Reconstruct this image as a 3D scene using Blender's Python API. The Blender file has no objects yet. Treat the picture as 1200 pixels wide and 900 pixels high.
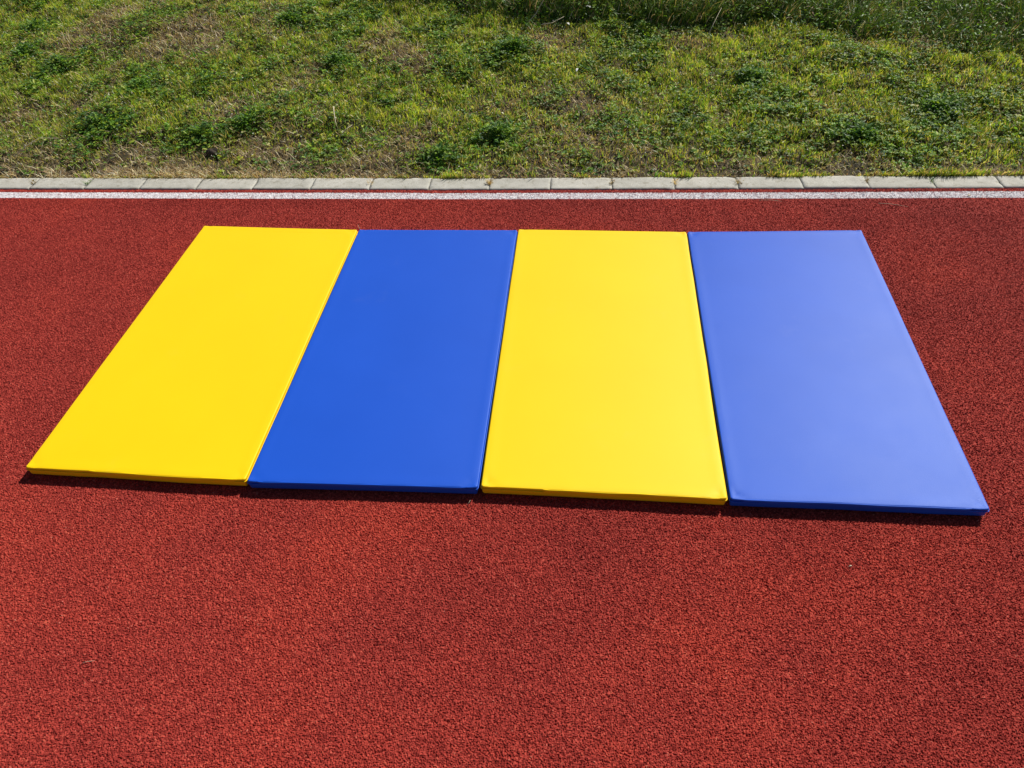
import bpy, bmesh, math
import numpy as np
from mathutils import Matrix, Vector

# ------------------------------------------------------------------ camera, sky, sun, exposure
scene = bpy.context.scene
C = scene.collection
SUN_AZ, SUN_EL = 38.0, 42.5          # degrees; azimuth from +Y (up the picture) towards +X (right)

cam_data = bpy.data.cameras.new("camera")
cam_data.sensor_width = 36.0
cam_data.lens = 36.0 * 880 / 1200
cam_data.clip_start = 0.05
cam_data.clip_end = 2000
cam = bpy.data.objects.new("camera", cam_data)
C.objects.link(cam)
RT = (0.995185, 0.088029, -0.0431)
UP = (-0.028252, 0.678701, 0.733871)
FW = (-0.093854, 0.72912, -0.67792)
cam.matrix_world = Matrix(((RT[0], UP[0], -FW[0], 1.44825643),
                           (RT[1], UP[1], -FW[1], -1.17194385),
                           (RT[2], UP[2], -FW[2], 1.47687317),
                           (0, 0, 0, 1)))
scene.camera = cam

world = bpy.data.worlds.new("World")
scene.world = world
world.use_nodes = True
wn = world.node_tree
wn.nodes.clear()
sky = wn.nodes.new("ShaderNodeTexSky")
sky.sky_type = 'NISHITA'
sky.sun_disc = False
sky.sun_elevation = math.radians(SUN_EL)
sky.sun_rotation = math.radians(SUN_AZ)
sky.air_density = 1.0
sky.dust_density = 0.6
sky.ozone_density = 1.0
bg = wn.nodes.new("ShaderNodeBackground")
bg.inputs["Strength"].default_value = 0.05
wo = wn.nodes.new("ShaderNodeOutputWorld")
wn.links.new(sky.outputs[0], bg.inputs[0])
wn.links.new(bg.outputs[0], wo.inputs[0])

sun_data = bpy.data.lights.new("sun", 'SUN')
sun_data.energy = 5.0
sun_data.angle = math.radians(0.53)
sun_data.color = (1.0, 0.955, 0.88)
sun = bpy.data.objects.new("sun", sun_data)
C.objects.link(sun)
a, e = math.radians(SUN_AZ), math.radians(SUN_EL)
to_sun = Vector((math.sin(a) * math.cos(e), math.cos(a) * math.cos(e), math.sin(e)))
sun.rotation_euler = to_sun.to_track_quat('Z', 'Y').to_euler()
sun.location = to_sun * 20

scene.view_settings.view_transform = 'Standard'
scene.view_settings.look = 'None'
scene.view_settings.exposure = 0.12
scene.view_settings.gamma = 1.0
scene.view_settings.use_curve_mapping = False

rng = np.random.default_rng(7)

# ------------------------------------------------------------------ helpers
def tag(o, label=None, cat=None, group=None, kind=None):
    if label: o["label"] = label
    if cat: o["category"] = cat
    if group: o["group"] = group
    if kind: o["kind"] = kind
    return o

def mesh_obj(name, verts, faces_list, mat, parent=None, smooth=False, attrs=None, colour=None):
    """verts (n,3); faces_list = list of int arrays (m,k)."""
    me = bpy.data.meshes.new(name)
    verts = np.asarray(verts, np.float32)
    me.vertices.add(len(verts))
    me.vertices.foreach_set("co", verts.ravel())
    loops = np.concatenate([np.asarray(f, np.int32).ravel() for f in faces_list])
    tot = np.concatenate([np.full(len(f), np.asarray(f).shape[1], np.int32) for f in faces_list])
    start = np.concatenate([[0], np.cumsum(tot)[:-1]]).astype(np.int32)
    me.loops.add(len(loops))
    me.loops.foreach_set("vertex_index", loops)
    me.polygons.add(len(tot))
    me.polygons.foreach_set("loop_start", start)
    me.polygons.foreach_set("loop_total", tot)
    me.polygons.foreach_set("use_smooth", np.full(len(tot), smooth, bool))
    if colour is not None:
        at = me.color_attributes.new("tint", 'FLOAT_COLOR', 'POINT')
        c4 = np.ones((len(verts), 4), np.float32)
        c4[:, :3] = colour
        at.data.foreach_set("color", c4.ravel())
    for k, v in (attrs or {}).items():
        at = me.attributes.new(k, 'FLOAT', 'POINT')
        at.data.foreach_set("value", np.asarray(v, np.float32))
    me.update(calc_edges=True)
    me.validate()
    me.materials.append(mat)
    o = bpy.data.objects.new(name, me)
    C.objects.link(o)
    if parent: o.parent = parent
    return o

_lat = rng.random((512, 512))
def vnoise(x, y, s, seed=0):
    """smooth value noise 0..1, s = features per metre"""
    x = np.asarray(x, float) * s + 91.3 + seed * 17.7
    y = np.asarray(y, float) * s + 47.9 + seed * 31.1
    xi = np.floor(x).astype(int); yi = np.floor(y).astype(int)
    fx = x - xi; fy = y - yi
    fx = fx * fx * (3 - 2 * fx); fy = fy * fy * (3 - 2 * fy)
    g = lambda i, j: _lat[(xi + i) % 512, (yi + j) % 512]
    return (g(0, 0) * (1 - fx) + g(1, 0) * fx) * (1 - fy) + (g(0, 1) * (1 - fx) + g(1, 1) * fx) * fy
def fnoise(x, y, s, seed=0, o=3):
    t = 0; n = 0
    for k in range(o):
        t = t + vnoise(x, y, s * 2 ** k, seed + k * 5) * 0.5 ** k
        n += 0.5 ** k
    return t / n

def new_mat(name):
    m = bpy.data.materials.new(name)
    m.use_nodes = True
    nt = m.node_tree
    nt.nodes.clear()
    out = nt.nodes.new("ShaderNodeOutputMaterial")
    p = nt.nodes.new("ShaderNodeBsdfPrincipled")
    nt.links.new(p.outputs[0], out.inputs[0])
    return m, nt, p, out

def node(nt, t, **kw):
    n = nt.nodes.new(t)
    for k, v in kw.items():
        if k.startswith("i_"):
            n.inputs[k[2:].replace("_", " ")].default_value = v
        else:
            setattr(n, k, v)
    return n

def noise_tex(nt, scale, detail=3, rough=0.6):
    tc = node(nt, "ShaderNodeNewGeometry")
    n = node(nt, "ShaderNodeTexNoise")
    n.inputs["Scale"].default_value = scale
    n.inputs["Detail"].default_value = detail
    n.inputs["Roughness"].default_value = rough
    nt.links.new(tc.outputs["Position"], n.inputs["Vector"])
    return n

def ramp(nt, src, stops):
    r = node(nt, "ShaderNodeValToRGB")
    el = r.color_ramp.elements
    while len(el) < len(stops): el.new(0.5)
    for k, (p, c) in enumerate(stops):
        el[k].position = p
        el[k].color = (*c, 1) if len(c) == 3 else c
    nt.links.new(src, r.inputs[0])
    return r

def mix(nt, fac, c1, c2, mode='MIX'):
    m = node(nt, "ShaderNodeMix", data_type='RGBA', blend_type=mode)
    def put(sock, v):
        if hasattr(v, "links"): nt.links.new(v, sock)
        elif isinstance(v, (int, float)): sock.default_value = v
        else: sock.default_value = (*v, 1) if len(v) == 3 else v
    put(m.inputs[0], fac); put(m.inputs[6], c1); put(m.inputs[7], c2)
    return m.outputs[2]

# ------------------------------------------------------------------ materials
def track_material(name, white):
    m, nt, p, out = new_mat(name)
    at = node(nt, "ShaderNodeAttribute", attribute_name="grain")
    if white:
        r = ramp(nt, at.outputs["Fac"], [(0.0, (0.46, 0.40, 0.41)), (0.25, (0.70, 0.66, 0.67)), (0.8, (0.84, 0.82, 0.83)), (1.0, (0.88, 0.87, 0.88))])
        sep = node(nt, "ShaderNodeAttribute", attribute_name="depth")
        fade = ramp(nt, sep.outputs["Fac"], [(0.30, (0, 0, 0)), (0.60, (1, 1, 1))])
        big = noise_tex(nt, 60, 3)
        wear = ramp(nt, big.outputs["Fac"], [(0.30, (0.35, 0.35, 0.35)), (0.50, (1, 1, 1))])
        f = node(nt, "ShaderNodeMath", operation='MULTIPLY')
        nt.links.new(fade.outputs[0], f.inputs[0]); nt.links.new(wear.outputs[0], f.inputs[1])
        col = mix(nt, f.outputs[0], (0.36, 0.15, 0.15), r.outputs[0])
        p.inputs["Roughness"].default_value = 0.7
    else:
        r = ramp(nt, at.outputs["Fac"], [(0.0, (0.17, 0.017, 0.013)), (0.5, (0.32, 0.037, 0.027)),
                                         (0.90, (0.45, 0.064, 0.045)), (0.97, (0.49, 0.105, 0.060)), (1.0, (0.42, 0.14, 0.11))])
        big = noise_tex(nt, 1.6, 6, 0.65)
        rb = ramp(nt, big.outputs["Fac"], [(0.3, (0.78, 0.74, 0.80)), (0.5, (0.97, 0.95, 0.97)), (0.7, (1.16, 1.14, 1.02))])
        col = mix(nt, 1.0, r.outputs[0], rb.outputs[0], 'MULTIPLY')
        p.inputs["Roughness"].default_value = 0.75
    nt.links.new(col, p.inputs["Base Color"])
    p.inputs["Specular IOR Level"].default_value = 0.10
    fine = noise_tex(nt, 900, 2)
    b = node(nt, "ShaderNodeBump")
    b.inputs["Strength"].default_value = 0.5
    b.inputs["Distance"].default_value = 0.0012
    nt.links.new(fine.outputs["Fac"], b.inputs["Height"])
    nt.links.new(b.outputs[0], p.inputs["Normal"])
    return m
M_TRACK = track_material("red_granulate", False)
M_LINE = track_material("white_line_paint_on_granulate", True)

def vinyl(name, base, var, tint):
    m, nt, p, out = new_mat(name)
    n = noise_tex(nt, 3.0, 4, 0.55)
    r = ramp(nt, n.outputs["Fac"], [(0.3, base), (0.7, var)])
    # sparse specks of grit and faint dusty scuffs
    gg = node(nt, "ShaderNodeNewGeometry")
    v1 = node(nt, "ShaderNodeTexVoronoi"); v1.inputs["Scale"].default_value = 4.2
    nt.links.new(gg.outputs["Position"], v1.inputs["Vector"])
    sp = ramp(nt, v1.outputs["Distance"], [(0.0, (0.45, 0.42, 0.36)), (0.010, (0.45, 0.42, 0.36)), (0.014, (1, 1, 1))])
    n5 = noise_tex(nt, 7, 6, 0.75)
    du = ramp(nt, n5.outputs["Fac"], [(0.60, (0, 0, 0)), (0.78, (0.025, 0.025, 0.025))])
    c_ = mix(nt, 1.0, r.outputs[0], sp.outputs[0], 'MULTIPLY')
    c_ = mix(nt, du.outputs[0], c_, (0.55, 0.52, 0.48))
    nt.links.new(c_, p.inputs["Base Color"])
    n2 = noise_tex(nt, 9, 5, 0.65)
    mr = node(nt, "ShaderNodeMapRange")
    mr.inputs["From Min"].default_value = 0.3; mr.inputs["From Max"].default_value = 0.7
    mr.inputs["To Min"].default_value = 0.525; mr.inputs["To Max"].default_value = 0.545
    nt.links.new(n2.outputs["Fac"], mr.inputs["Value"])
    nt.links.new(mr.outputs[0], p.inputs["Roughness"])
    p.inputs["Specular IOR Level"].default_value = 0.37
    p.inputs["Specular Tint"].default_value = (*tint, 1)
    g = node(nt, "ShaderNodeNewGeometry")
    vo = node(nt, "ShaderNodeTexVoronoi")
    vo.inputs["Scale"].default_value = 650
    nt.links.new(g.outputs["Position"], vo.inputs["Vector"])
    lo = noise_tex(nt, 14, 2)
    b1 = node(nt, "ShaderNodeBump"); b1.inputs["Strength"].default_value = 0.35; b1.inputs["Distance"].default_value = 0.0006
    b2 = node(nt, "ShaderNodeBump"); b2.inputs["Strength"].default_value = 0.02; b2.inputs["Distance"].default_value = 0.004
    nt.links.new(vo.outputs["Distance"], b1.inputs["Height"])
    nt.links.new(lo.outputs["Fac"], b2.inputs["Height"])
    nt.links.new(b2.outputs[0], b1.inputs["Normal"])
    nt.links.new(b1.outputs[0], p.inputs["Normal"])
    return m
M_YEL = vinyl("yellow_vinyl", (0.93, 0.60, 0.0), (0.95, 0.625, 0.0005), (1.0, 0.97, 0.65))
M_BLU = vinyl("blue_vinyl", (0.005, 0.078, 0.54), (0.007, 0.086, 0.58), (0.80, 0.95, 1.0))

def leaf_material(name, rough=0.5, transl=0.35, spec=0.5):
    m, nt, p, out = new_mat(name)
    at = node(nt, "ShaderNodeAttribute", attribute_name="tint")
    nt.links.new(at.outputs["Color"], p.inputs["Base Color"])
    p.inputs["Roughness"].default_value = rough
    p.inputs["Specular IOR Level"].default_value = spec
    tr = node(nt, "ShaderNodeBsdfTranslucent")
    warm = mix(nt, 1.0, at.outputs["Color"], (1.35, 1.25, 0.55), 'MULTIPLY')
    nt.links.new(warm, tr.inputs["Color"])
    ms = node(nt, "ShaderNodeMixShader")
    ms.inputs[0].default_value = transl
    nt.links.new(p.outputs[0], ms.inputs[1]); nt.links.new(tr.outputs[0], ms.inputs[2])
    nt.links.new(ms.outputs[0], out.inputs[0])
    return m
M_GRASS = leaf_material("grass_blade", 0.38, 0.45, 0.7)
M_LEAF = leaf_material("weed_leaf", 0.5, 0.42, 0.3)
M_TALL = leaf_material("tall_grass_blade", 0.5, 0.2, 0.35)
M_STRAW = leaf_material("dry_straw", 0.6, 0.2, 0.3)

m, nt, p, out = new_mat("thatch_soil")
n1 = noise_tex(nt, 5, 4); n2 = noise_tex(nt, 130, 4, 0.7)
c1 = ramp(nt, n1.outputs["Fac"], [(0.35, (0.045, 0.038, 0.018)), (0.65, (0.15, 0.11, 0.055))])
c2 = ramp(nt, n2.outputs["Fac"], [(0.3, (0.35, 0.35, 0.35)), (0.75, (1.5, 1.4, 1.3))])
nt.links.new(mix(nt, 1.0, c1.outputs[0], c2.outputs[0], 'MULTIPLY'), p.inputs["Base Color"])
p.inputs["Roughness"].default_value = 0.95
b = node(nt, "ShaderNodeBump"); b.inputs["Distance"].default_value = 0.01
nt.links.new(n2.outputs["Fac"], b.inputs["Height"]); nt.links.new(b.outputs[0], p.inputs["Normal"])
M_SOIL = m

m, nt, p, out = new_mat("weathered_concrete")
oi = node(nt, "ShaderNodeObjectInfo")
n1 = noise_tex(nt, 16, 5, 0.6); n2 = noise_tex(nt, 240, 3, 0.7); n3 = noise_tex(nt, 38, 5, 0.7)
c1 = ramp(nt, n1.outputs["Fac"], [(0.3, (0.40, 0.39, 0.345)), (0.7, (0.53, 0.52, 0.475))])
c2 = ramp(nt, n2.outputs["Fac"], [(0.3, (0.80, 0.80, 0.78)), (0.6, (1.06, 1.05, 1.04))])
st = ramp(nt, n3.outputs["Fac"], [(0.54, (1, 1, 1)), (0.68, (0.68, 0.65, 0.58))])
rr = ramp(nt, oi.outputs["Random"], [(0, (0.90, 0.90, 0.88)), (1, (1.05, 1.04, 1.02))])
cc = mix(nt, 1.0, c1.outputs[0], c2.outputs[0], 'MULTIPLY')
cc = mix(nt, 1.0, cc, st.outputs[0], 'MULTIPLY')
cc = mix(nt, 1.0, cc, rr.outputs[0], 'MULTIPLY')
nt.links.new(cc, p.inputs["Base Color"])
p.inputs["Roughness"].default_value = 0.9
b = node(nt, "ShaderNodeBump"); b.inputs["Distance"].default_value = 0.002; b.inputs["Strength"].default_value = 0.6
nt.links.new(n2.outputs["Fac"], b.inputs["Height"]); nt.links.new(b.outputs[0], p.inputs["Normal"])
M_CONC = m

def plain(name, col, rough=0.7):
    m, nt, p, out = new_mat(name)
    n = noise_tex(nt, 120, 3)
    r = ramp(nt, n.outputs["Fac"], [(0.3, tuple(c * 0.8 for c in col)), (0.7, tuple(min(1, c * 1.15) for c in col))])
    nt.links.new(r.outputs[0], p.inputs["Base Color"])
    p.inputs["Roughness"].default_value = rough
    return m
M_PALE = plain("pale_dry_stem", (0.55, 0.48, 0.33))
M_WHITE = plain("white_scrap", (0.75, 0.74, 0.70))
M_DIRT = plain("dark_earth", (0.045, 0.032, 0.022), 0.95)
M_JOINT = plain("joint_dirt", (0.10, 0.085, 0.06), 0.95)

# ------------------------------------------------------------------ ground: far sheet
def quad_sheet(name, x0, x1, y0, y1, z, mat):
    return mesh_obj(name, [(x0, y0, z), (x1, y0, z), (x1, y1, z), (x0, y1, z)], [np.array([[0, 1, 2, 3]])], mat)
g = quad_sheet("ground", -400, 400, -400, 400, -0.06, M_SOIL)
tag(g, "bare soil ground under the whole place", "ground", kind="structure")

# outer edge of the track: the front line of the edging stones
KX = np.array([-6, -1.0685, -0.2994, 0.4368, 1.1419, 1.8198, 2.4732, 3.1004, 7.0])
KY = np.array([1.545, 1.5578, 1.5601, 1.5640, 1.5695, 1.5790, 1.5900, 1.6004, 1.662])
def kerb_y(x): return np.interp(x, KX, KY)
# smooth the polyline a little
_xs = np.linspace(-6, 7, 1301); _ys = np.interp(_xs, KX, KY)
_ker = np.hanning(61); _ker /= _ker.sum()
_ys2 = np.convolve(np.pad(_ys, 30, mode='edge'), _ker, 'valid')
def kerb_y(x): return np.interp(x, _xs[40:-40], _ys2[40:-40])

# ------------------------------------------------------------------ the red track: real granules, as a height field
CELL = 0.0030
def granules(X, Y):
    """granulate surface: bumps of jittered grains, returns height (<=0) and per-grain random"""
    gx = X / CELL; gy = Y / CELL
    ix = np.floor(gx).astype(np.int64); iy = np.floor(gy).astype(np.int64)
    best = np.full(X.shape, -9.0, np.float32); rnd = np.zeros(X.shape, np.float32)
    def h(i, j, k):
        v = (i * 73856093) ^ (j * 19349663) ^ (k * 83492791)
        v = (v ^ (v >> 13)) * 1274126177
        v = v ^ (v >> 16)
        return ((v & 0xFFFFF) / float(0x100000)).astype(np.float32)
    for di in (-1, 0, 1):
        for dj in (-1, 0, 1):
            a = ix + di; b = iy + dj
            cx = a + 0.1 + 0.8 * h(a, b, 1); cy = b + 0.1 + 0.8 * h(a, b, 2)
            r = h(a, b, 3); top = h(a, b, 4); k = 0.8 + 0.7 * h(a, b, 5)
            dx = gx - cx; dy = gy - cy
            ang = r * 3.1416
            u = dx * np.cos(ang) + dy * np.sin(ang); w = -dx * np.sin(ang) + dy * np.cos(ang)
            d2 = (u * u * k + w * w / k)
            hh = 0.60 * top - 1.25 * d2
            up = hh > best
            best = np.where(up, hh, best); rnd = np.where(up, r, rnd)
    return best, rnd

MAT_Q = {   # top outline of each mat in metres: back left, back right, front right, front left
 1: [(-0.0028, 1.2160), (0.5985, 1.1990), (0.6003, -0.0056), (-0.0050, 0.0050)],
 2: [(0.6065, 1.1990), (1.1942, 1.2057), (1.1961, 0.0009), (0.6062, -0.0095)],
 3: [(1.1984, 1.2116), (1.7995, 1.2044), (1.7999, -0.0013), (1.2041, 0.0054)],
 4: [(1.8040, 1.2045), (2.4068, 1.2263), (2.3982, -0.0004), (1.8078, -0.0021)]}

GH = 0.0042
def tile(x0, x1, y0, y1, step, follow=None):
    nx = int(round((x1 - x0) / step)) + 1; ny = int(round((y1 - y0) / step)) + 1
    xs = np.linspace(x0, x1, nx); ys = np.linspace(y0, y1, ny)
    X, Y = np.meshgrid(xs, ys)
    if follow is not None:
        lo, hi, nr = follow
        T = np.linspace(0, 1, nr)[:, None]
        X = np.repeat(xs[None, :], nr, 0)
        ky = kerb_y(xs)[None, :]
        L = (lo(xs) if callable(lo) else ky + lo)
        H = ky + hi
        Y = L * (1 - T) + H * T
        ny = nr
    X = X + 0.0; Y = Y + 0.0
    b, r = granules(X, Y)
    lowf = (fnoise(X, Y, 3.0, 3, 2) - 0.5) * 0.003
    Z = np.clip(b, -1.1, 0.55) * GH - 0.0008 + lowf
    idx = np.arange(nx * ny).reshape(ny, nx)
    F = np.stack([idx[:-1, :-1], idx[:-1, 1:], idx[1:, 1:], idx[1:, :-1]], -1).reshape(-1, 4)
    return X.ravel(), Y.ravel(), Z.ravel(), r.ravel(), (b.ravel() + 0.9) / 1.4, F

def join_tiles(tiles):
    V = []; R = []; D = []; F = []; o = 0
    for X, Y, Z, r, d, f in tiles:
        V.append(np.stack([X, Y, Z], 1)); R.append(r); D.append(d); F.append(f + o); o += len(X)
    return np.concatenate(V), np.concatenate(R), np.concatenate(D), np.concatenate(F)

LB, LT = -0.0805, -0.0295           # the painted line, measured back from the edging
S = 0.0017
tiles = [
    tile(0.10, 2.60, -0.98, -0.30, S),
    tile(-0.45, 3.00, -0.30, 0.06, S),
    tile(-1.15, 0.06, 0.06, 1.15, S * 1.15),
    tile(2.34, 3.45, 0.06, 1.15, S * 1.15),
    tile(-1.60, 3.80, 1.15, 1.40, S * 1.15),
    tile(-1.60, 3.80, 1.40, 1.6, S * 1.15, (lambda x: np.full_like(x, 1.40), LB, 50)),
    tile(-1.60, 3.80, 1.40, 1.6, S * 1.15, (LT, -0.001, 15)),
]
# the strip between line and edging sags a little and has a ragged outer rim
X, Y, Z, r, d, f = tiles[-1]
t = np.clip((Y - (kerb_y(X) + LT)) / 0.0285, 0, 1)
Z = Z - 0.004 * t ** 2
Y = Y + 0.006 * (vnoise(X, Y, 110, 4) - 0.35) * (t > 0.9) 
tiles[-1] = (X, Y, Z, r, d, f)
V, R_, D, F = join_tiles(tiles)
# coarse remainder of the track
cz = -0.0046
nV = len(V)
cx = np.linspace(-30, 30, 241); 
CX, CY = np.meshgrid(cx, np.linspace(0, 1, 3))
CYY = (1 - CY) * -25 + CY * (np.interp(CX, [-30, -6, 7, 30], [1.54, 1.545, 1.662, 1.7]) * (np.abs(CX - 0.5) > 6.5) + (kerb_y(CX) - 0.006) * (np.abs(CX - 0.5) <= 6.5))
idx = np.arange(CX.size).reshape(CX.shape) + nV
F2 = np.stack([idx[:-1, :-1], idx[:-1, 1:], idx[1:, 1:], idx[1:, :-1]], -1).reshape(-1, 4)
V = np.concatenate([V, np.stack([CX.ravel(), CYY.ravel(), np.full(CX.size, cz)], 1)])
R_ = np.concatenate([R_, np.full(CX.size, 0.4)]); D = np.concatenate([D, np.full(CX.size, 0.5)])
track = mesh_obj("running_track", V, [F, F2], M_TRACK, smooth=False, attrs={"grain": R_, "depth": D})
tag(track, "red rubber granulate running track surface the mats lie on", "running track", kind="structure")

X, Y, Z, r, d, f = tile(-1.60, 3.80, 1.4, 1.6, S * 1.1, (LB, LT, 27))
e_ = np.clip(np.minimum(Y - kerb_y(X) - LB, kerb_y(X) + LT - Y) / 0.003, 0, 1)
line = mesh_obj("lane_line", np.stack([X, Y, Z], 1), [f], M_LINE, smooth=False,
                attrs={"grain": r, "depth": d * (0.25 + 0.75 * e_) })
tag(line, "speckled white painted line along the outer edge of the red track", "lane line", kind="structure")

# ------------------------------------------------------------------ the grass bank
BY = 1.66
def bank_z(x, y):
    y = np.asarray(y, float); x = np.asarray(x, float)
    d = np.clip(y - (kerb_y(x) + 0.10), -0.2, 40)
    base = np.where(d < 8, 0.15 * d, 0.15 * 8)
    return base - 0.006 + (fnoise(x, y, 2.3, 11, 3) - 0.5) * 0.06 * np.clip(d / 0.4, 0, 1) + (fnoise(x, y, 13, 12, 3) - 0.5) * 0.034 * np.clip(d / 0.10, 0.15, 1)
gx = np.concatenate([np.linspace(-60, -4, 30), np.linspace(-3.9, 6, 400), np.linspace(6.2, 60, 30)])
gt = np.concatenate([np.linspace(0, 2.8, 190), np.linspace(2.9, 40, 40), [60, 90]])
GX, GT = np.meshgrid(gx, gt)
GY = kerb_y(GX) + 0.094 + GT
GZ = bank_z(GX, GY)
idx = np.arange(GX.size).reshape(GX.shape)
F = np.stack([idx[:-1, :-1], idx[:-1, 1:], idx[1:, 1:], idx[1:, :-1]], -1).reshape(-1, 4)
bank = mesh_obj("grass_bank", np.stack([GX.ravel(), GY.ravel(), GZ.ravel()], 1), [F], M_SOIL, smooth=True)
tag(bank, "sloping brown earth of the bank under the turf", "bank", kind="structure")

DRY = [(-0.74, 3.02, .16), (-0.56, 2.78, .15), (-1.1, 2.93, .12), (-0.86, 2.75, .1), (-0.23, 3.0, .14), (-1.31, 2.15, .12),
       (-0.95, 1.77, .16), (-0.59, 1.78, .16), (-0.86, 2.11, .07), (0.1, 1.78, .14), (0.37, 1.75, .12), (1.23, 2.82, .14),
       (1.44, 2.19, .14), (1.31, 1.69, .08), (2.07, 1.75, .12), (2.51, 1.78, .12), (3.01, 2.72, .10), (0.54, 2.63, .12), (-1.2, 1.75, .2), (-0.3, 1.74, .14)]
WEED = [(-1.67, 3.03, .11), (-1.58, 2.75, .11), (-1.32, 2.63, .10), (-0.77, 2.37, .10), (-0.83, 2.04, .11), (-0.32, 1.97, .09),
        (-0.12, 2.04, .10), (0.19, 2.59, .12), (1.05, 2.68, .14), (1.05, 1.96, .13), (0.81, 1.81, .11), (-0.2, 3.05, .12),
        (-1.05, 2.98, .08), (2.95, 2.18, .15), (2.58, 1.96, .13), (2.18, 2.43, .10), (1.56, 2.41, .10), (1.45, 1.72, .08), (-0.43, 2.4, .09), (-0.82, 1.84, .08)]
BND_X = [-4, 0.0, 0.23, 0.64, 1.11, 1.47, 1.82, 2.15, 2.55, 2.88, 3.15, 3.4, 6]
BND_Y = [3.9, 3.55, 3.34, 3.20, 3.09, 3.03, 3.01, 2.99, 2.92, 2.80, 2.70, 2.64, 2.5]
def tall_edge(x): return np.interp(x, BND_X, BND_Y)
def blobs(x, y, L):
    t = np.zeros_like(x)
    for bx, by, s in L: t = np.maximum(t, np.exp(-((x - bx) ** 2 + (y - by) ** 2) / (s * s)))
    return t
def dryness(x, y):
    n = fnoise(x, y, 3.2, 21, 4)
    k = np.exp(-np.clip(y - kerb_y(x) - 0.10, 0, 9) / 0.07) * np.clip(0.85 - 0.25 * (x + 1.0), 0.38, 1)
    return np.clip(np.clip((n - 0.47) * 2.4, 0, 0.9) + 0.75 * blobs(x, y, DRY) + 0.8 * k, 0, 1)
def weediness(x, y):
    n = fnoise(x, y, 6.5, 35, 4)
    return np.clip(np.clip((n - 0.50) * 4.0, 0, 0.6) * np.clip(1.15 - 0.22 * (x - 1), 0.55, 1) + 0.9 * blobs(x, y, WEED), 0, 1)

def area_points(n, ymax=None, ymin=0.0, xpad=0.0):
    """random points on the bank inside (and a little around) what can be seen"""
    y = rng.uniform(0.0, 1, n * 3) 
    d = ymin + ((ymax or 2.1) - ymin) * y ** 0.9
    x = rng.uniform(-3.0, 4.8, n * 3)
    Yw = kerb_y(x) + 0.10 + d
    left = -1.25 - (Yw - 1.66) * 0.62 - 0.25; right = 3.2 + (Yw - 1.66) * 0.36 + 0.35
    ok = (x > left) & (x < right)
    return x[ok][:n], Yw[ok][:n]

def blades(x, y, z, h, w, ang, lean, col, tipcol=None, curve=1.6, twist=None):
    n = len(x)
    dirx, diry = np.cos(ang), np.sin(ang)
    tw = rng.uniform(0, 2 * np.pi, n) if twist is None else twist
    sx, sy = np.cos(tw), np.sin(tw)
    P = []
    for t, ww in ((0, 1.0), (0.5, 0.8), (0.8, 0.5), (1.0, 0.0)):
        off = lean * h * t ** curve
        zz = h * t * np.sqrt(np.clip(1 - (lean * t ** (curve - 1)) ** 2 * 0.75, 0.03, 1))
        cx = x + dirx * off; cy = y + diry * off; cz = z + zz
        if ww > 0:
            P.append(np.stack([cx - sx * w * ww / 2, cy - sy * w * ww / 2, cz], 1))
            P.append(np.stack([cx + sx * w * ww / 2, cy + sy * w * ww / 2, cz], 1))
        else:
            P.append(np.stack([cx, cy, cz], 1))
    V = np.stack(P, 1).reshape(-1, 3)      # 7 verts per blade
    b = (np.arange(n) * 7)[:, None]
    Q = np.concatenate([b + np.array([0, 1, 3, 2]), b + np.array([2, 3, 5, 4])])
    T = b + np.array([4, 5, 6])
    cc = np.repeat(col[:, None, :], 7, 1)
    if tipcol is not None:
        k = np.array([0, 0, .3, .3, .7, .7, 1])[None, :, None]
        cc = cc * (1 - k) + tipcol[:, None, :] * k
    return V, Q, T, cc.reshape(-1, 3)

def leaves(x, y, z, L, W, az, pitch, roll, col):
    """folded six-point leaf, base at x,y,z pointing along az raised by pitch"""
    n = len(x)
    d = np.stack([np.cos(az) * np.cos(pitch), np.sin(az) * np.cos(pitch), np.sin(pitch)], 1)
    s = np.stack([-np.sin(az), np.cos(az), np.zeros(n)], 1)
    u = np.cross(d, s)
    s2 = s * np.cos(roll)[:, None] + u * np.sin(roll)[:, None]
    u2 = -s * np.sin(roll)[:, None] + u * np.cos(roll)[:, None]
    B = np.stack([x, y, z], 1)
    def pt(a, b, c): return B + d * (a * L)[:, None] + s2 * (b * W)[:, None] + u2 * (c * W)[:, None]
    P = [pt(0, 0, 0), pt(.35, .42, .14), pt(.75, .40, .10), pt(1.0, 0, -.12), pt(.75, -.40, .10), pt(.35, -.42, .14), pt(.55, 0, 0)]
    V = np.stack(P, 1).reshape(-1, 3)
    b = (np.arange(n) * 7)[:, None]
    Q = np.concatenate([b + np.array([0, 6, 2, 1]), b + np.array([0, 5, 4, 6])])
    T = np.concatenate([b + np.array([6, 3, 2]), b + np.array([6, 4, 3])])
    return V, Q, T, np.repeat(col, 7, 0)

def merge(parts):
    V = []; Q = []; T = []; K = []; o = 0
    for v, q, t, c in parts:
        V.append(v); Q.append(q + o); T.append(t + o); K.append(c); o += len(v)
    return np.concatenate(V), [np.concatenate(Q), np.concatenate(T)], np.concatenate(K)

def pick(n, pal, jit=0.15):
    pal = np.array(pal)
    c = pal[rng.integers(0, len(pal), n)]
    return np.clip(c * rng.uniform(1 - jit, 1 + jit, (n, 1)) * rng.uniform(0.94, 1.06, (n, 3)), 0, 1)

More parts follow.
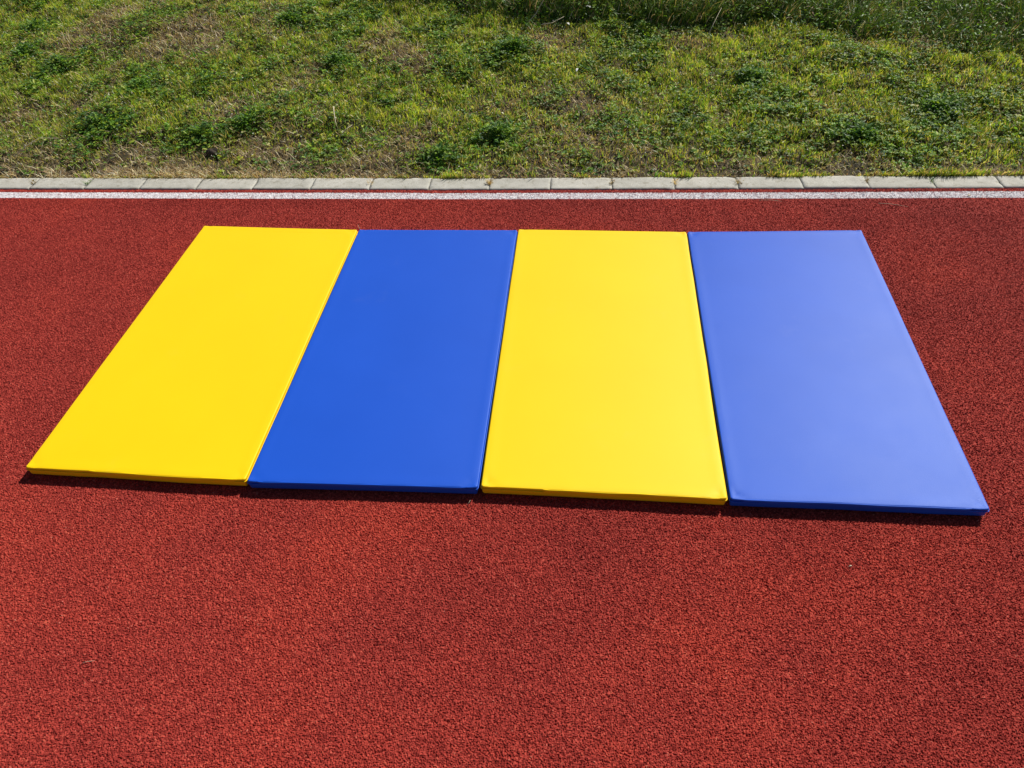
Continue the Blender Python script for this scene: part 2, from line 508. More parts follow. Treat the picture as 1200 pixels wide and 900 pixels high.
GREENS = [(0.24, 0.37, 0.040), (0.17, 0.33, 0.040), (0.34, 0.45, 0.045), (0.43, 0.49, 0.07), (0.10, 0.22, 0.04), (0.52, 0.50, 0.20)]
DARKS = [(0.085, 0.20, 0.04), (0.12, 0.25, 0.04), (0.07, 0.16, 0.05), (0.16, 0.30, 0.045)]
STRAWS = [(0.62, 0.50, 0.28), (0.70, 0.58, 0.36), (0.50, 0.37, 0.19), (0.40, 0.26, 0.13), (0.76, 0.67, 0.46)]

# --- short grass
x, y = area_points(320000, 1.9)
xe = rng.uniform(-2, 4, 16000); ye = kerb_y(xe) + 0.097 + np.abs(rng.normal(0, 0.012, 16000))
ok = fnoise(xe, ye, 8, 77, 2) > 0.45
x = np.concatenate([x, xe[ok]]); y = np.concatenate([y, ye[ok]])
dr = dryness(x, y); wd = weediness(x, y)
keep = rng.random(len(x)) < (0.92 - 0.72 * dr)
keep &= y < tall_edge(x) + 0.15
x, y, dr, wd = x[keep], y[keep], dr[keep], wd[keep]
n = len(x)
clump = fnoise(x, y, 22, 51, 2)
near = np.clip((y - kerb_y(x) - 0.10) / 0.10, 0.65, 1)
tone = (0.3 + 1.4 * fnoise(x, y, 26, 53, 2))[:, None]
h = rng.uniform(0.012, 0.036, n) * (0.30 + 1.4 * clump ** 1.2) * near * (1 - 0.3 * dr)
col = pick(n, GREENS); col = col * (1 - 0.2 * wd[:, None]) * tone
isdry = rng.random(n) < 0.10 + 0.45 * dr
col[isdry] = pick(isdry.sum(), STRAWS) * 0.8
ang = rng.uniform(0, 2 * np.pi, n)
rim_ = y < kerb_y(x) + 0.115
ang[rim_] = rng.normal(-1.7, 0.8, rim_.sum()); h[rim_] *= 1.9
w = rng.uniform(0.0020, 0.0048, n)
v1 = blades(x, y, bank_z(x, y) - 0.003, h, w, ang, rng.uniform(0.15, 0.85, n), col, tipcol=np.clip(col * np.array([1.35, 1.25, 1.1]), 0, .8))
V, F, K = merge([v1])
o = mesh_obj("short_grass", V, F, M_GRASS, colour=K)
tag(o, "short sunlit green lawn grass on the bank behind the edging stones", "grass", kind="stuff")

# --- low broad-leaved ground cover between the blades
x, y = area_points(230000, 1.9)
wd = weediness(x, y); dr = dryness(x, y)
keep = rng.random(len(x)) < (0.10 + 0.75 * wd) * (1 - 0.8 * dr)
keep &= (y < tall_edge(x) + 0.1) & (y > kerb_y(x) + 0.115)
x, y, wd = x[keep], y[keep], wd[keep]
n = len(x)
lift = rng.uniform(0.004, 0.026, n) * (0.55 + 0.9 * wd) * np.clip((y - kerb_y(x) - 0.10) / 0.12, 0.4, 1)
parts = []
az0 = rng.uniform(0, 2 * np.pi, n)
tri = rng.random(n) < 0.55
L = rng.uniform(0.006, 0.014, n)
col = pick(n, DARKS + GREENS[:3])
light = rng.random(n) > 0.25 + wd * 0.9
col[light] = pick(light.sum(), GREENS)
col = col * (0.5 + 1.0 * fnoise(x, y, 26, 53, 2))[:, None]
zb = bank_z(x, y) + lift
tilt = rng.uniform(-0.2, 0.6, n)
for k in range(3):
    s = tri
    parts.append(leaves(x[s], y[s], zb[s], L[s], L[s] * 0.95, az0[s] + k * 2.094, tilt[s] * 0.6 + rng.uniform(-.15, .15, s.sum()), rng.uniform(-.35, .35, s.sum()), col[s]))
s = ~tri
parts.append(leaves(x[s], y[s], zb[s], L[s] * rng.uniform(1.2, 2.6, s.sum()), L[s] * 0.8, az0[s], rng.uniform(-0.3, 0.9, s.sum()), rng.uniform(-.7, .7, s.sum()), col[s]))
V, F, K = merge(parts)
o = mesh_obj("clover", V, F, M_LEAF, colour=K)
tag(o, "dark green clover and small broad leaves growing among the lawn grass", "ground cover", kind="stuff")

# --- dead straw lying in the turf
x, y = area_points(110000, 1.95, -0.006)
xe = rng.uniform(-2, 4, 26000); ye = kerb_y(xe) + 0.096 + np.abs(rng.normal(0, 0.03, 26000))
ok = rng.random(26000) < np.clip(2.6 * (fnoise(xe, ye * 0.3, 7, 91, 4) - 0.28) - 0.25 * (xe > 0.45), 0, 1) ** 2
xe, ye = xe[ok], ye[ok]
x = np.concatenate([x, xe]); y = np.concatenate([y, ye])
dr = dryness(x, y)
keep = (rng.random(len(x)) < 0.08 + 1.0 * dr ** 1.3) & (y < tall_edge(x) + 0.3)
x, y, dr = x[keep], y[keep], dr[keep]
n = len(x)
h = rng.uniform(0.012, 0.042, n)
ang = rng.uniform(0, 2 * np.pi, n)
nearK = y < kerb_y(x) + 0.13
h[nearK] *= 0.55 + 0.9 * vnoise(x[nearK], y[nearK], 14, 93) ** 2 * (x[nearK] < 0.4)
scol = pick(n, STRAWS, 0.25) * (1 + 0.35 * nearK * np.clip(0.6 - x, 0, 1))[:, None]
V, F, K = merge([blades(x, y, bank_z(x, y) + rng.uniform(-0.002, 0.008, n), h, rng.uniform(0.0014, 0.0034, n), ang,
                        rng.uniform(0.75, 1.1, n), np.clip(scol, 0, 0.85), curve=1.2)])
o = mesh_obj("dry_grass", V, F, M_STRAW, colour=K)
tag(o, "straw-coloured dead grass lying thickest beside the edging stones", "dry grass", kind="stuff")

# --- unmown tall grass at the top of the picture
nt_ = 130000
x = rng.uniform(-0.3, 5.2, nt_)
d = rng.random(nt_) ** 1.3 * 1.5
y = tall_edge(x) + d + (fnoise(x, x * 0 + 3, 4, 61, 2) - 0.5) * 0.25
keep = rng.random(nt_) < 0.45 + 0.8 * (fnoise(x, y, 9, 63, 2) - 0.3)
x, y, d = x[keep], y[keep], d[keep]; n = len(x)
h = rng.uniform(0.07, 0.19, n) * (0.5 + 0.7 * np.clip(d / 0.12, 0, 1)) * (0.6 + 0.8 * fnoise(x, y, 6, 65, 2)) * (1 - 0.45 * np.clip((x - 2.2) / 0.8, 0, 1))
ang = rng.normal(0.4, 1.5, n)
col = pick(n, DARKS + GREENS[:2] + GREENS[4:5]) * 0.85 * np.array([1.05, 0.92, 0.9]); dd = rng.random(n) < 0.16; col[dd] = pick(dd.sum(), STRAWS)
p1 = blades(x, y, bank_z(x, y) - 0.004, h, rng.uniform(0.003, 0.007, n), ang, rng.uniform(0.3, 1.05, n), col, curve=1.6)
V, F, K = merge([p1])
o = mesh_obj("tall_grass", V, F, M_TALL, colour=K)
tag(o, "long unmown dark green grass at the top of the bank", "tall grass", kind="stuff")
# leafy stuff in the tall grass belongs to the same rough verge
x = rng.uniform(-0.2, 4.6, 16000); y = tall_edge(x) + rng.uniform(-0.12, 0.9, 16000)
keep = rng.random(16000) < fnoise(x, y, 5, 71, 2) ** 1.5 * 1.6
x, y = x[keep], y[keep]; n = len(x)
V, F, K = merge([leaves(x, y, bank_z(x, y) + rng.uniform(0.01, 0.11, n), rng.uniform(0.010, 0.026, n), rng.uniform(0.007, 0.015, n),
                        rng.uniform(0, 6.283, n), rng.uniform(-0.4, 0.8, n), rng.uniform(-.6, .6, n), pick(n, DARKS + GREENS[:2]))])
o = mesh_obj("verge_leaves", V, F, M_LEAF, colour=K)
tag(o, "broad weed leaves scattered through the tall grass at the top of the bank", "weeds", kind="stuff")

# --- pale flecks: fallen petals and bits of dead leaf
x, y = area_points(4200, 1.9)
n = len(x)
V, F, K = merge([leaves(x, y, bank_z(x, y) + rng.uniform(0.010, 0.035, n), rng.uniform(0.003, 0.0085, n), rng.uniform(0.003, 0.0055, n),
                        rng.uniform(0, 6.283, n), rng.uniform(-0.3, 0.5, n), rng.uniform(-.5, .5, n),
                        pick(n, [(0.75, 0.72, 0.62), (0.6, 0.55, 0.4), (0.5, 0.55, 0.4), (0.8, 0.78, 0.74)]))])
o = mesh_obj("petal_litter", V, F, M_STRAW, colour=K)
tag(o, "tiny pale petals and leaf flecks sprinkled over the green bank", "litter", kind="stuff")

# ------------------------------------------------------------------ edging stones
def edging(x0, x1, seed):
    r = np.random.default_rng(seed)
    L = x1 - x0 - r.choice([0.0006, 0.001, 0.002, 0.004])
    D, H = 0.096, 0.12
    bm = bmesh.new()
    nx, ny = 26, 10
    top = [[None] * ny for _ in range(nx)]
    tl = r.normal(0, 0.0006); tr = r.normal(0, 0.0006)
    chipx = r.uniform(0, L); chips = r.random() < 0.5
    for i in range(nx):
        for j in range(ny):
            u = i / (nx - 1); v = j / (ny - 1)
            px = -L / 2 + L * u; py = D * v
            edge = min(px + L / 2, L / 2 - px, py, D - py)
            z = -0.0022 * max(0, 1 - edge / 0.0025) ** 2
            z += (vnoise(np.array([px + x0 * 9]), np.array([py]), 60, seed)[0] - 0.5) * 0.0012
            if edge < 0.010: z -= 0.006 * max(0, vnoise(np.array([px + x0 * 5]), np.array([py]), 45, seed + 9)[0] - 0.72) / 0.28
            z += tl * (1 - u) + tr * u
            if edge < 1e-6:
                k = (vnoise(np.array([px + x0 * 3]), np.array([py * 2]), 90, seed + 3)[0] - 0.5) * 0.0022
                if i in (0, nx - 1): px += k
                if j in (0, ny - 1): py += k
            top[i][j] = bm.verts.new((px, py, z))
    for i in range(nx - 1):
        for j in range(ny - 1):
            bm.faces.new((top[i][j], top[i + 1][j], top[i + 1][j + 1], top[i][j + 1]))
    loop = [top[i][0] for i in range(nx)] + [top[nx - 1][j] for j in range(1, ny)] + \
           [top[i][ny - 1] for i in range(nx - 2, -1, -1)] + [top[0][j] for j in range(ny - 2, 0, -1)]
    low = [bm.verts.new((v.co.x, v.co.y, -H)) for v in loop]
    for k in range(len(loop)):
        k2 = (k + 1) % len(loop)
        bm.faces.new((loop[k2], loop[k], low[k], low[k2]))
    bm.faces.new(low)
    me = bpy.data.meshes.new("edging_stone")
    bm.normal_update(); bm.to_mesh(me); bm.free()
    for p_ in me.polygons: p_.use_smooth = p_.index < (nx - 1) * (ny - 1)
    me.materials.append(M_CONC)
    o = bpy.data.objects.new("edging_stone", me)
    C.objects.link(o)
    xm = (x0 + x1) / 2
    o.location = (xm, kerb_y(xm) + 0.0015 + r.normal(0, 0.0006), 0.0005 + r.normal(0, 0.0007))
    sl = (kerb_y(xm + 0.12) - kerb_y(xm - 0.12)) / 0.24
    o.rotation_euler = (0, 0, math.atan(sl) + r.normal(0, 0.004))
    return o
J0 = -0.940; PITCH = 0.2483
ORD = ["first", "second", "third", "fourth", "fifth", "sixth", "seventh", "eighth", "ninth", "tenth", "eleventh", "twelfth",
       "thirteenth", "fourteenth", "fifteenth", "sixteenth", "seventeenth", "eighteenth"]
for k in range(-9, 25):
    o = edging(J0 + (k) * PITCH, J0 + (k + 1) * PITCH, 100 + k)
    G = "concrete edging stones between track and grass"
    if -1 <= k <= 16:
        q = k + 1
        if q == 0: lab = "grey concrete edging stone cut off by the left edge of the photo"
        elif q == 17: lab = "grey concrete edging stone cut off by the right edge of the photo"
        else: lab = "grey concrete edging stone, %s in the row counted from the photo's left edge" % ORD[q]
    elif k < -1: lab = "grey concrete edging stone, %s one beyond the photo's left edge" % ORD[-2 - k]
    else: lab = "grey concrete edging stone, %s one beyond the photo's right edge" % ORD[k - 17]
    tag(o, lab, "edging stone", G)
# packed dirt that fills the joints
xs = np.linspace(-3.2, 5.3, 400); yk = kerb_y(xs)
V = np.concatenate([np.stack([xs, yk + 0.004, np.full_like(xs, -0.006)], 1), np.stack([xs, yk + 0.099, np.full_like(xs, -0.004)], 1)])
i_ = np.arange(399)
o = mesh_obj("joint_soil", V, [np.stack([i_, i_ + 1, i_ + 401, i_ + 400], 1)], M_JOINT)
tag(o, "dark earth packed in the joints between the edging stones", "soil", kind="structure")

# small plants and straws growing out of some joints
def tuft(name, x, y, z, n, hmin, hmax, pal, label, cat, group=None, spread=0.006, flat=0.8, mat=None, leafn=0):
    px = rng.normal(0, spread * 0.5, n); py = rng.uniform(-spread * 2, spread * 2, n)
    parts = [blades(px, py, np.zeros(n) - 0.002, rng.uniform(hmin, hmax, n), rng.uniform(0.0010, 0.0024, n), rng.uniform(0, 6.283, n),
                    rng.uniform(flat - 0.3, flat + 0.2, n), pick(n, pal), curve=1.4)]
    if leafn:
        lx = rng.normal(0, spread, leafn); ly = rng.normal(0, spread * 1.6, leafn)
        parts.append(leaves(lx, ly, rng.uniform(0.001, 0.012, leafn), rng.uniform(0.005, 0.011, leafn), rng.uniform(0.004, 0.007, leafn),
                            rng.uniform(0, 6.283, leafn), rng.uniform(-0.1, 0.6, leafn), rng.uniform(-.4, .4, leafn), pick(leafn, pal)))
    V, F, K = merge(parts)
    o = mesh_obj(name, V, F, mat or M_GRASS, colour=K)
    o.location = (x, y, z)
    return tag(o, label, cat, group)
DRYP = STRAWS[:4]; MIXP = [(0.30, 0.20, 0.09), (0.20, 0.17, 0.06), (0.42, 0.33, 0.17)]
for k, pal, n, lab in [
    (0, MIXP, 14, "withered tuft in the edging joint nearest the left edge of the photo"),
    (1, DARKS, 16, "dark little tuft in the edging joint second from the left edge"),
    (6, DRYP, 9, "thin dead stems in the edging joint behind the seam of the left two mats"),
    (8, DRYP, 34, "dense straw-coloured tuft filling the edging joint behind the middle of the dark blue mat"),
    (10, MIXP, 12, "brown sprig in the edging joint behind the left half of the second yellow mat"),
    (11, DRYP, 20, "yellowish dry tuft in the edging joint behind the middle of the second yellow mat"),
    (12, MIXP, 26, "brownish weed tuft in the edging joint behind the seam of the right two mats"),
    (14, MIXP, 16, "branching brown stem lying in the edging joint behind the right blue mat"),
    (15, DARKS, 8, "small dark sprig in the edging joint past the right mat's far corner")]:
    xx = J0 + k * PITCH
    tuft("weed_tuft", xx, kerb_y(xx) + 0.05, -0.002, n, 0.012, 0.036, pal, lab, "weed", "tufts growing in the edging joints", spread=0.0060, leafn=n // 2)

# ------------------------------------------------------------------ distinct weed clumps on the bank
WLAB = ["dark broad-leaved weed clump highest at the far left of the bank",
 "dark leafy weed clump near the left edge, a little below the highest one",
 "bluish green weed clump just right of the pair at the left edge",
 "leafy green weed clump midway up the bank above the yellow mat's left corner",
 "dark weed clump low on the left part of the bank above the dry straw",
 "upright long-leaved weed behind the left yellow mat close to the edging",
 "dark leafy weed clump behind the right half of the left yellow mat",
 "dark weed clump high on the bank above the seam of the left two mats",
 "largest leafy weed clump, high on the bank above the middle of the mats",
 "broad dark weed clump low on the bank above the middle seam",
 "dark bushy weed close to the edging behind the dark blue mat",
 "leafy weed clump at the top of the bank above the left yellow mat",
 None,
 "dark leafy weed clump at the right side of the bank, midway up",
 "dark weed clump right of the right blue mat's far edge, low on the bank",
 "bright leafy weed clump below the tall grass above the right blue mat"]
for i, lab in enumerate(WLAB):
    if lab is None: continue
    wx, wy, s = WEED[i]
    n = int(210 * (s / 0.1) ** 2)
    th0 = rng.uniform(0, 6.283, n)
    r_ = np.minimum(np.abs(rng.normal(0, s * 0.42, n)), s * rng.uniform(0.4, 0.75, n)) * (0.65 + 0.7 * vnoise(th0 * 1.3, th0 * 0, 1.0, i)); th = th0
    lx, ly = r_ * np.cos(th), r_ * np.sin(th) * 0.8
    base = float(bank_z(wx, wy))
    lz = bank_z(wx + lx, wy + ly) - base + rng.uniform(0.010, 0.050, n) * np.exp(-(r_ / (s * 0.7)) ** 2)
    pal = DARKS if i not in (2,) else [(0.08, 0.17, 0.07), (0.10, 0.2, 0.08)]
    big = rng.uniform(0.010, 0.023, n) * (1.0 if i != 5 else 1.6)
    parts = [leaves(lx, ly, lz, big, big * (0.55 if i != 5 else 0.2), th + rng.normal(0, 0.7, n), rng.uniform(-0.1, 0.9, n), rng.uniform(-.5, .5, n), pick(n, list(pal) + GREENS[:2]))]
    m_ = n // 3
    parts.append(blades(lx[:m_], ly[:m_], lz[:m_] * 0 + (bank_z(wx + lx[:m_], wy + ly[:m_]) - base), lz[:m_] - (bank_z(wx + lx[:m_], wy + ly[:m_]) - base) + 0.006,
                        np.full(m_, 0.0018), th[:m_], np.full(m_, 0.2), pick(m_, DARKS)))
    V, F, K = merge(parts)
    o = mesh_obj("weed_clump", V, F, M_LEAF, colour=K)
    o.location = (wx, wy, base)
    tag(o, lab, "weed", "leafy weed clumps in the grass bank")

def stem(name, pts, rad, mat, label, cat, group=None):
    bm = bmesh.new(); rings = []
    pts = [Vector(p_) for p_ in pts]; o0 = pts[0].copy()
    for i, p_ in enumerate(pts):
        t_ = (pts[min(i + 1, len(pts) - 1)] - pts[max(i - 1, 0)]).normalized()
        s_ = t_.cross(Vector((0.1, 0.2, 1))).normalized(); u_ = s_.cross(t_)
        rr_ = rad * (1 - 0.65 * i / (len(pts) - 1))
        rings.append([bm.verts.new(p_ - o0 + (s_ * math.cos(a_) + u_ * math.sin(a_)) * rr_) for a_ in (0, 1.047, 2.094, 3.142, 4.189, 5.236)])
    for i in range(len(rings) - 1):
        for k in range(6):
            bm.faces.new((rings[i][k], rings[i][(k + 1) % 6], rings[i + 1][(k + 1) % 6], rings[i + 1][k]))
    bm.faces.new(rings[0][::-1]); bm.faces.new(rings[-1])
    me = bpy.data.meshes.new(name); bm.to_mesh(me); bm.free()
    for p_ in me.polygons: p_.use_smooth = True
    me.materials.append(mat)
    o = bpy.data.objects.new(name, me); C.objects.link(o); o.location = o0
    return tag(o, label, cat, group)
def bz(x, y, dz): return (x, y, float(bank_z(x, y)) + dz)
GS = "pale dry stalks in the grass"
stem("dry_stalk", [bz(0.285, 2.10, .05), bz(0.30, 2.05, .05), bz(0.315, 2.00, .045), bz(0.33, 1.97, .035)], 0.0028, M_PALE,
     "pale dry stalk leaning in the grass above the seam of the left two mats", "stalk", GS)
stem("dry_stalk", [bz(0.345, 1.94, .03), bz(0.37, 1.955, .04), bz(0.395, 1.985, .05)], 0.0024, M_PALE,
     "short pale stalk pointing right just below the leaning one", "stalk", GS)
stem("dry_stalk", [bz(1.11, 2.97, .02), bz(1.15, 3.00, .05), bz(1.19, 3.04, .10), bz(1.20, 3.08, .16), bz(1.18, 3.10, .2)], 0.003, M_PALE,
     "pale curved stalk at the left end of the tall grass", "stalk", GS)
stem("dry_stalk", [bz(1.19, 2.88, .04), bz(1.24, 2.90, .045), bz(1.30, 2.93, .06)], 0.003, M_PALE,
     "pale stalk lying flat below the curved one beside the bare patch", "stalk", GS)
stem("dry_stalk", [bz(2.02, 2.80, .03), bz(2.04, 2.84, .06), bz(2.08, 2.90, .10)], 0.0025, M_PALE,
     "thin upright dry stalk in front of the tall grass, above the right blue mat", "stalk", GS)
stem("dry_stalk", [bz(-1.13, 1.79, .012), bz(-1.08, 1.83, .04), bz(-1.03, 1.87, .05), bz(-0.96, 1.90, .04)], 0.0022, M_PALE,
     "long pale stalk arching over the straw at the left edge of the grass", "stalk", GS)
stem("dry_stalk", [bz(-1.22, 1.93, .03), bz(-1.16, 1.92, .045), bz(-1.10, 1.905, .04)], 0.0022, M_PALE,
     "pale stalk lying level above the arching one at the left edge", "stalk", GS)

# clod of dark earth with a hole beside it
bm = bmesh.new(); bmesh.ops.create_icosphere(bm, subdivisions=3, radius=0.024)
for v in bm.verts:
    k = 0.75 + 0.5 * float(vnoise(v.co.x + v.co.z, v.co.y, 70, 5)); v.co = Vector((v.co.x * 1.3 * k, v.co.y * 0.8 * k, v.co.z * 0.8 * k))
me = bpy.data.meshes.new("earth_clod"); bm.to_mesh(me); bm.free(); me.materials.append(M_DIRT)
o = bpy.data.objects.new("earth_clod", me); C.objects.link(o); o.location = bz(-0.21, 1.83, 0.012)
tag(o, "dark clod of earth in the dry grass behind the left yellow mat", "clod")

def flake(name, x, y, z, L, W, rz, mat, label, cat, bend=0.0015):
    n = 7; V = []
    for i in range(n):
        t = i / (n - 1); w_ = W * (0.35 + 0.65 * math.sin(math.pi * min(1, t * 0.85 + 0.1)))
        for s_ in (-1, 1):
            for q in (0, 1):
                V.append((L * (t - .5), s_ * w_ / 2, bend * math.sin(math.pi * t) + q * 0.0006))
    F = []
    for i in range(n - 1):
        a_ = i * 4; b_ = a_ + 4
        F += [(a_, a_ + 2, b_ + 2, b_), (a_ + 1, b_ + 1, b_ + 3, a_ + 3), (a_, b_, b_ + 1, a_ + 1), (a_ + 2, a_ + 3, b_ + 3, b_ + 2)]
    F += [(0, 1, 3, 2), (n * 4 - 4, n * 4 - 2, n * 4 - 1, n * 4 - 3)]
    o = mesh_obj(name, V, [np.array(F)], mat)
    o.location = (x, y, z); o.rotation_euler = (0, 0, rz)
    return tag(o, label, cat)
flake("paper_scrap", 2.057, -0.154, 0.0012, 0.009, 0.0025, 0.35, M_PALE, "tiny pale scrap lying on the red track in front of the right blue mat", "scrap", 0.003)
flake("fallen_leaf", 2.88, 1.532, 0.002, 0.014, 0.008, 0.9, M_PALE, "small pale leaf on the white line near the right edge of the photo", "leaf", 0.003)
flake("fallen_leaf", 1.42, 3.02, float(bank_z(1.42, 3.02)) + 0.07, 0.035, 0.017, -0.5, M_WHITE, "whitish dead leaf lying at the foot of the tall grass", "leaf", 0.006)
flake("fallen_leaf", 1.32, 2.88, float(bank_z(1.32, 2.88)) + 0.045, 0.026, 0.012, -0.8, M_WHITE, "small whitish leaf left of and below the larger one by the tall grass", "leaf", 0.006)
flake("fallen_leaf", 1.38, 2.45, float(bank_z(1.38, 2.45)) + 0.04, 0.035, 0.010, 1.4, M_WHITE, "narrow pale leaf standing out in the middle of the lawn", "leaf", 0.006)
stem("grass_straw", [(2.535, 1.470, .002), (2.57, 1.463, .004), (2.605, 1.455, .003), (2.635, 1.446, .002)], 0.0010, M_PALE,
     "long thin straw on the red track beyond the right blue mat's far corner", "straw", "loose straws on the track")
stem("grass_straw", [(2.10, 1.488, .002), (2.14, 1.487, .004), (2.185, 1.480, .002)], 0.0010, M_PALE,
     "thin straw lying just in front of the white line behind the right blue mat", "straw", "loose straws on the track")
stem("grass_straw", [(0.598, 1.236, .001), (0.594, 1.240, .012), (0.588, 1.246, .026)], 0.0011, M_PALE,
     "short straw sticking up behind the seam of the left two mats", "straw", "loose straws on the track")
stem("grass_straw", [(0.408, -0.492, .001), (0.418, -0.489, .003), (0.432, -0.485, .001)], 0.0007, M_PALE,
     "tiny straw on the red track in front of the left yellow mat", "straw", "loose straws on the track")
stem("grass_straw", [(1.170, -0.030, .001), (1.176, -0.026, .006), (1.179, -0.020, .010)], 0.0009, M_PALE,
     "tiny straw on the track in front of the seam between dark blue and yellow mats", "straw", "loose straws on the track")

# ------------------------------------------------------------------ the four mats
T = 0.033
def ring_points(n_side_x, n_side_y, hx, hy, R):
    """rounded rectangle, same vertex count for any size; returns (n,2) points in local coords"""
    P = []
    nc = 7
    hx_, hy_ = hx - R, hy - R
    for cx, cy, a0 in ((hx_, -hy_, -90), (hx_, hy_, 0), (-hx_, hy_, 90), (-hx_, -hy_, 180)):
        for k in range(nc):
            a_ = math.radians(a0 + 90 * k / (nc - 1))
            P.append((cx + R * math.cos(a_), cy + R * math.sin(a_)))
        # straight run to the next corner
        nxt = {-90: ((hx, -hy_), (hx, hy_), n_side_y), 0: ((hx_, hy), (-hx_, hy), n_side_x),
               90: ((-hx, hy_), (-hx, -hy_), n_side_y), 180: ((-hx_, -hy), (hx_, -hy), n_side_x)}[a0]
        (ax, ay), (bx, by), nn = nxt
        for k in range(1, nn):
            t = k / nn
            P.append((ax + (bx - ax) * t, ay + (by - ay) * t))
    return np.array(P)

def make_mat(idx, mat, flap, seed):
    q = np.array(MAT_Q[idx])
    bl, br, fr, fl = q
    cen = q.mean(0)
    root = bpy.data.objects.new("gym_mat", None); C.objects.link(root)
    root.location = (cen[0], cen[1], 0.0); root.empty_display_size = 0.1
    HX, HY = 0.3, 0.6
    def warp(p, z):
        """rectangle coords -> this mat's slightly skewed outline, with soft waviness of the rim"""
        u = (p[:, 0] / HX + 1) / 2; v = (p[:, 1] / HY + 1) / 2
        w_ = (fl[None] * ((1 - u) * (1 - v))[:, None] + fr[None] * (u * (1 - v))[:, None] + br[None] * (u * v)[:, None] + bl[None] * ((1 - u) * v)[:, None])
        k = np.maximum(np.abs(p[:, 0]) / HX, 0) ; k2 = np.abs(p[:, 1]) / HY
        wob = (fnoise(p[:, 0] + seed, p[:, 1], 5.0, seed, 2) - 0.5) * 0.0035
        w_[:, 1] += wob * np.clip(k2, 0, 1.05) ** 6
        w_[:, 0] += (fnoise(p[:, 1] + seed, p[:, 0], 4.0, seed + 4, 2) - 0.5) * 0.0022 * np.clip(k, 0, 1.05) ** 6
        return np.stack([w_[:, 0] - cen[0], w_[:, 1] - cen[1], z], 1)
    NX, NY = 36, 64
    rt = 0.0032
    # ---- top cover: rolled edge then rings into the middle
    rings = []
    for a_ in np.linspace(0, 90, 6):
        ins = rt * (1 - math.cos(math.radians(90 - a_))) if False else rt * (1 - math.cos(math.radians(a_)))
        zz = T - rt + rt * math.sin(math.radians(a_))
        rings.append((ins, zz))
    for ins in (0.009, 0.013, 0.018, 0.024, 0.032, 0.042, 0.054, 0.070, 0.09, 0.115, 0.14, 0.17, 0.20, 0.23, 0.26, 0.285):
        rings.append((ins, T))
    V = []; n = None
    for ins, zz in rings:
        Rr = max(0.007 - ins, 0.0012)
        P = ring_points(NX, NY, HX - ins, HY - ins, Rr)
        n = len(P)
        und = (fnoise(P[:, 0] + seed * 3.1, P[:, 1] + seed, 3.0, seed + 8, 3) - 0.5) * 0.0006
        # a slightly fuller rim and puckers at the corners
        rim = 0.0004 * math.exp(-((ins - 0.016) / 0.010) ** 2)
        cd = np.hypot(np.abs(P[:, 0]) - HX, np.abs(P[:, 1]) - HY)
        puck = -0.0022 * np.exp(-((cd - 0.022) / 0.008) ** 2) * (0.5 + vnoise(P[:, 0] * 1.0, P[:, 1], 80, seed)) + 0.0018 * np.exp(-(cd / 0.012) ** 2)
        front = np.exp(-((P[:, 1] + HY) / 0.02) ** 2)
        wav = front * (fnoise(P[:, 0] + seed, P[:, 0] * 0, 9, seed + 2, 2) - 0.5) * 0.0022
        und = und * np.clip((0.285 - ins) / 0.15, 0, 1)
        V.append(warp(P, zz + und * min(1, ins / 0.02) + rim + puck * min(1, (ins + 0.002) / 0.008) + wav))
    V = np.concatenate(V)
    F = []
    for k in range(len(rings) - 1):
        a_ = np.arange(n) + k * n; b_ = (np.arange(n) + 1) % n + k * n
        F.append(np.stack([a_, b_, b_ + n, a_ + n], 1))
    last = (len(rings) - 1) * n
    F4 = np.concatenate(F)
    capv = V[last:last + n].mean(0)
    V = np.concatenate([V, capv[None]])
    tri = np.stack([last + np.arange(n), last + (np.arange(n) + 1) % n, np.full(n, len(V) - 1)], 1)
    cov = mesh_obj("cover", V, [F4, tri], mat, root, smooth=True)
    # ---- side band
    prof = [(0.0, T - rt), (0.0010, T - rt - 0.003), (0.0012, T * 0.55), (0.0016, T * 0.3), (0.0026, 0.0060), (0.0048, 0.0028), (0.009, 0.0010), (0.018, 0.0005), (0.05, 0.0004)]
    V = []
    for ins, zz in prof:
        P = ring_points(NX, NY, HX - ins, HY - ins, max(0.007 - ins, 0.0012))
        bul = (fnoise(P[:, 0] * 1.0 + seed, P[:, 1] + 2, 16, seed + 6, 2) - 0.5) * 0.0016
        cen_ = np.array([0.0, 0.0]); nrm = P / (np.abs(P).max(1, keepdims=True) + 1e-9)
        if zz < T - rt - 1e-6 and zz > 0.001: P = P + nrm * bul[:, None]
        front = np.exp(-((P[:, 1] + HY) / 0.02) ** 2)
        wav = front * (fnoise(P[:, 0] + seed, P[:, 0] * 0, 9, seed + 2, 2) - 0.5) * 0.0022 if zz > 0.02 else 0
        V.append(warp(P, np.full(len(P), zz) + wav))
    V = np.concatenate(V); F = []
    for k in range(len(prof) - 1):
        a_ = np.arange(n) + k * n; b_ = (np.arange(n) + 1) % n + k * n
        F.append(np.stack([b_, a_, a_ + n, b_ + n], 1))
    F = np.concatenate(F)
    mesh_obj("side_band", V, [F], mat, root, smooth=True)
    # ---- seam: thin welt running round the rim just under the cover's edge
    V = []; m = 8
    P = ring_points(NX, NY, HX, HY, 0.007)
    zs = T - rt - 0.0042 + (fnoise(P[:, 0] + seed, P[:, 1], 6, seed + 12, 2) - 0.5) * 0.0030
    nrm = np.roll(P, -1, 0) - np.roll(P, 1, 0); nrm = np.stack([nrm[:, 1], -nrm[:, 0]], 1); nrm /= np.linalg.norm(nrm, axis=1, keepdims=True)
    for k in range(m):
        a_ = 2 * math.pi * k / m
        V.append(warp(P + nrm * (0.0008 + 0.0015 * math.cos(a_)), zs + 0.0011 * math.sin(a_)))
    V = np.concatenate(V); F = []
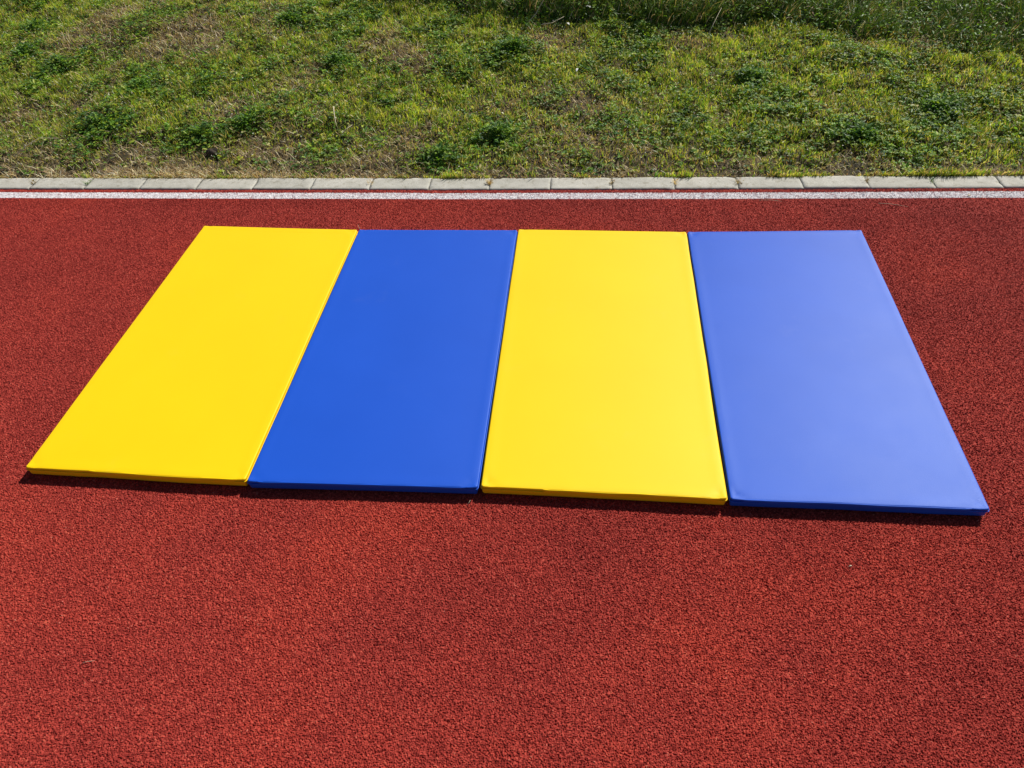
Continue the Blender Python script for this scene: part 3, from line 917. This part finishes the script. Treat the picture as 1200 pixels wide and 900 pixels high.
    for k in range(m):
        k2 = (k + 1) % m
        a_ = np.arange(n); b_ = (a_ + 1) % n
        F.append(np.stack([a_ + k * n, b_ + k * n, b_ + k2 * n, a_ + k2 * n], 1))
    mesh_obj("seam", V, [np.concatenate(F)], mat, root, smooth=True)
    # ---- flap of cover fabric that hangs over the zip on the front side
    u0, u1 = flap
    ns = 80; V = []
    us = np.linspace(u0, u1, ns)
    px = (us * 2 - 1) * HX
    fad = np.clip(np.minimum(us - u0, u1 - us) / 0.02, 0, 1)
    wv = (fnoise(px + seed, px * 0 + 4, 14, seed + 15, 2) - 0.5)
    prof = [(0.0022, T - 0.0002), (-0.0002, T - 0.0012), (-0.0014, T - 0.0030), (-0.0020, T - 0.0062), (-0.0013, T - 0.0064), (-0.0006, T - 0.0042), (0.0010, T - 0.0030)]
    for ins, zz in prof:
        Q = np.stack([px, np.full(ns, -HY) + (ins + 0.0) * (0.4 + 0.6 * fad) + wv * 0.0012], 1)
        wav = (fnoise(px + seed, px * 0, 9, seed + 2, 2) - 0.5) * 0.0022
        V.append(warp(Q, zz + wav + (1 - fad) * 0.001 + wv * 0.0012))
    V = np.concatenate(V); F = []
    for k in range(len(prof)):
        k2 = (k + 1) % len(prof); i_ = np.arange(ns - 1)
        F.append(np.stack([i_ + k * ns, i_ + k2 * ns, i_ + 1 + k2 * ns, i_ + 1 + k * ns], 1))
    mesh_obj("zip_flap", V, [np.concatenate(F)], mat, root, smooth=True)
    return root

GM = "flat gym mats laid side by side on the track"
tag(make_mat(1, M_YEL, (0.30, 0.96), 3), "bright yellow vinyl gym mat at the left end of the row", "gym mat", GM)
tag(make_mat(2, M_BLU, (0.05, 0.95), 14), "deep blue vinyl gym mat lying between the two yellow mats", "gym mat", GM)
tag(make_mat(3, M_YEL, (0.26, 0.97), 26), "yellow vinyl gym mat lying between the two blue mats", "gym mat", GM)
tag(make_mat(4, M_BLU, (0.04, 0.93), 37), "blue vinyl gym mat with a pale sheen at the right end of the row", "gym mat", GM)
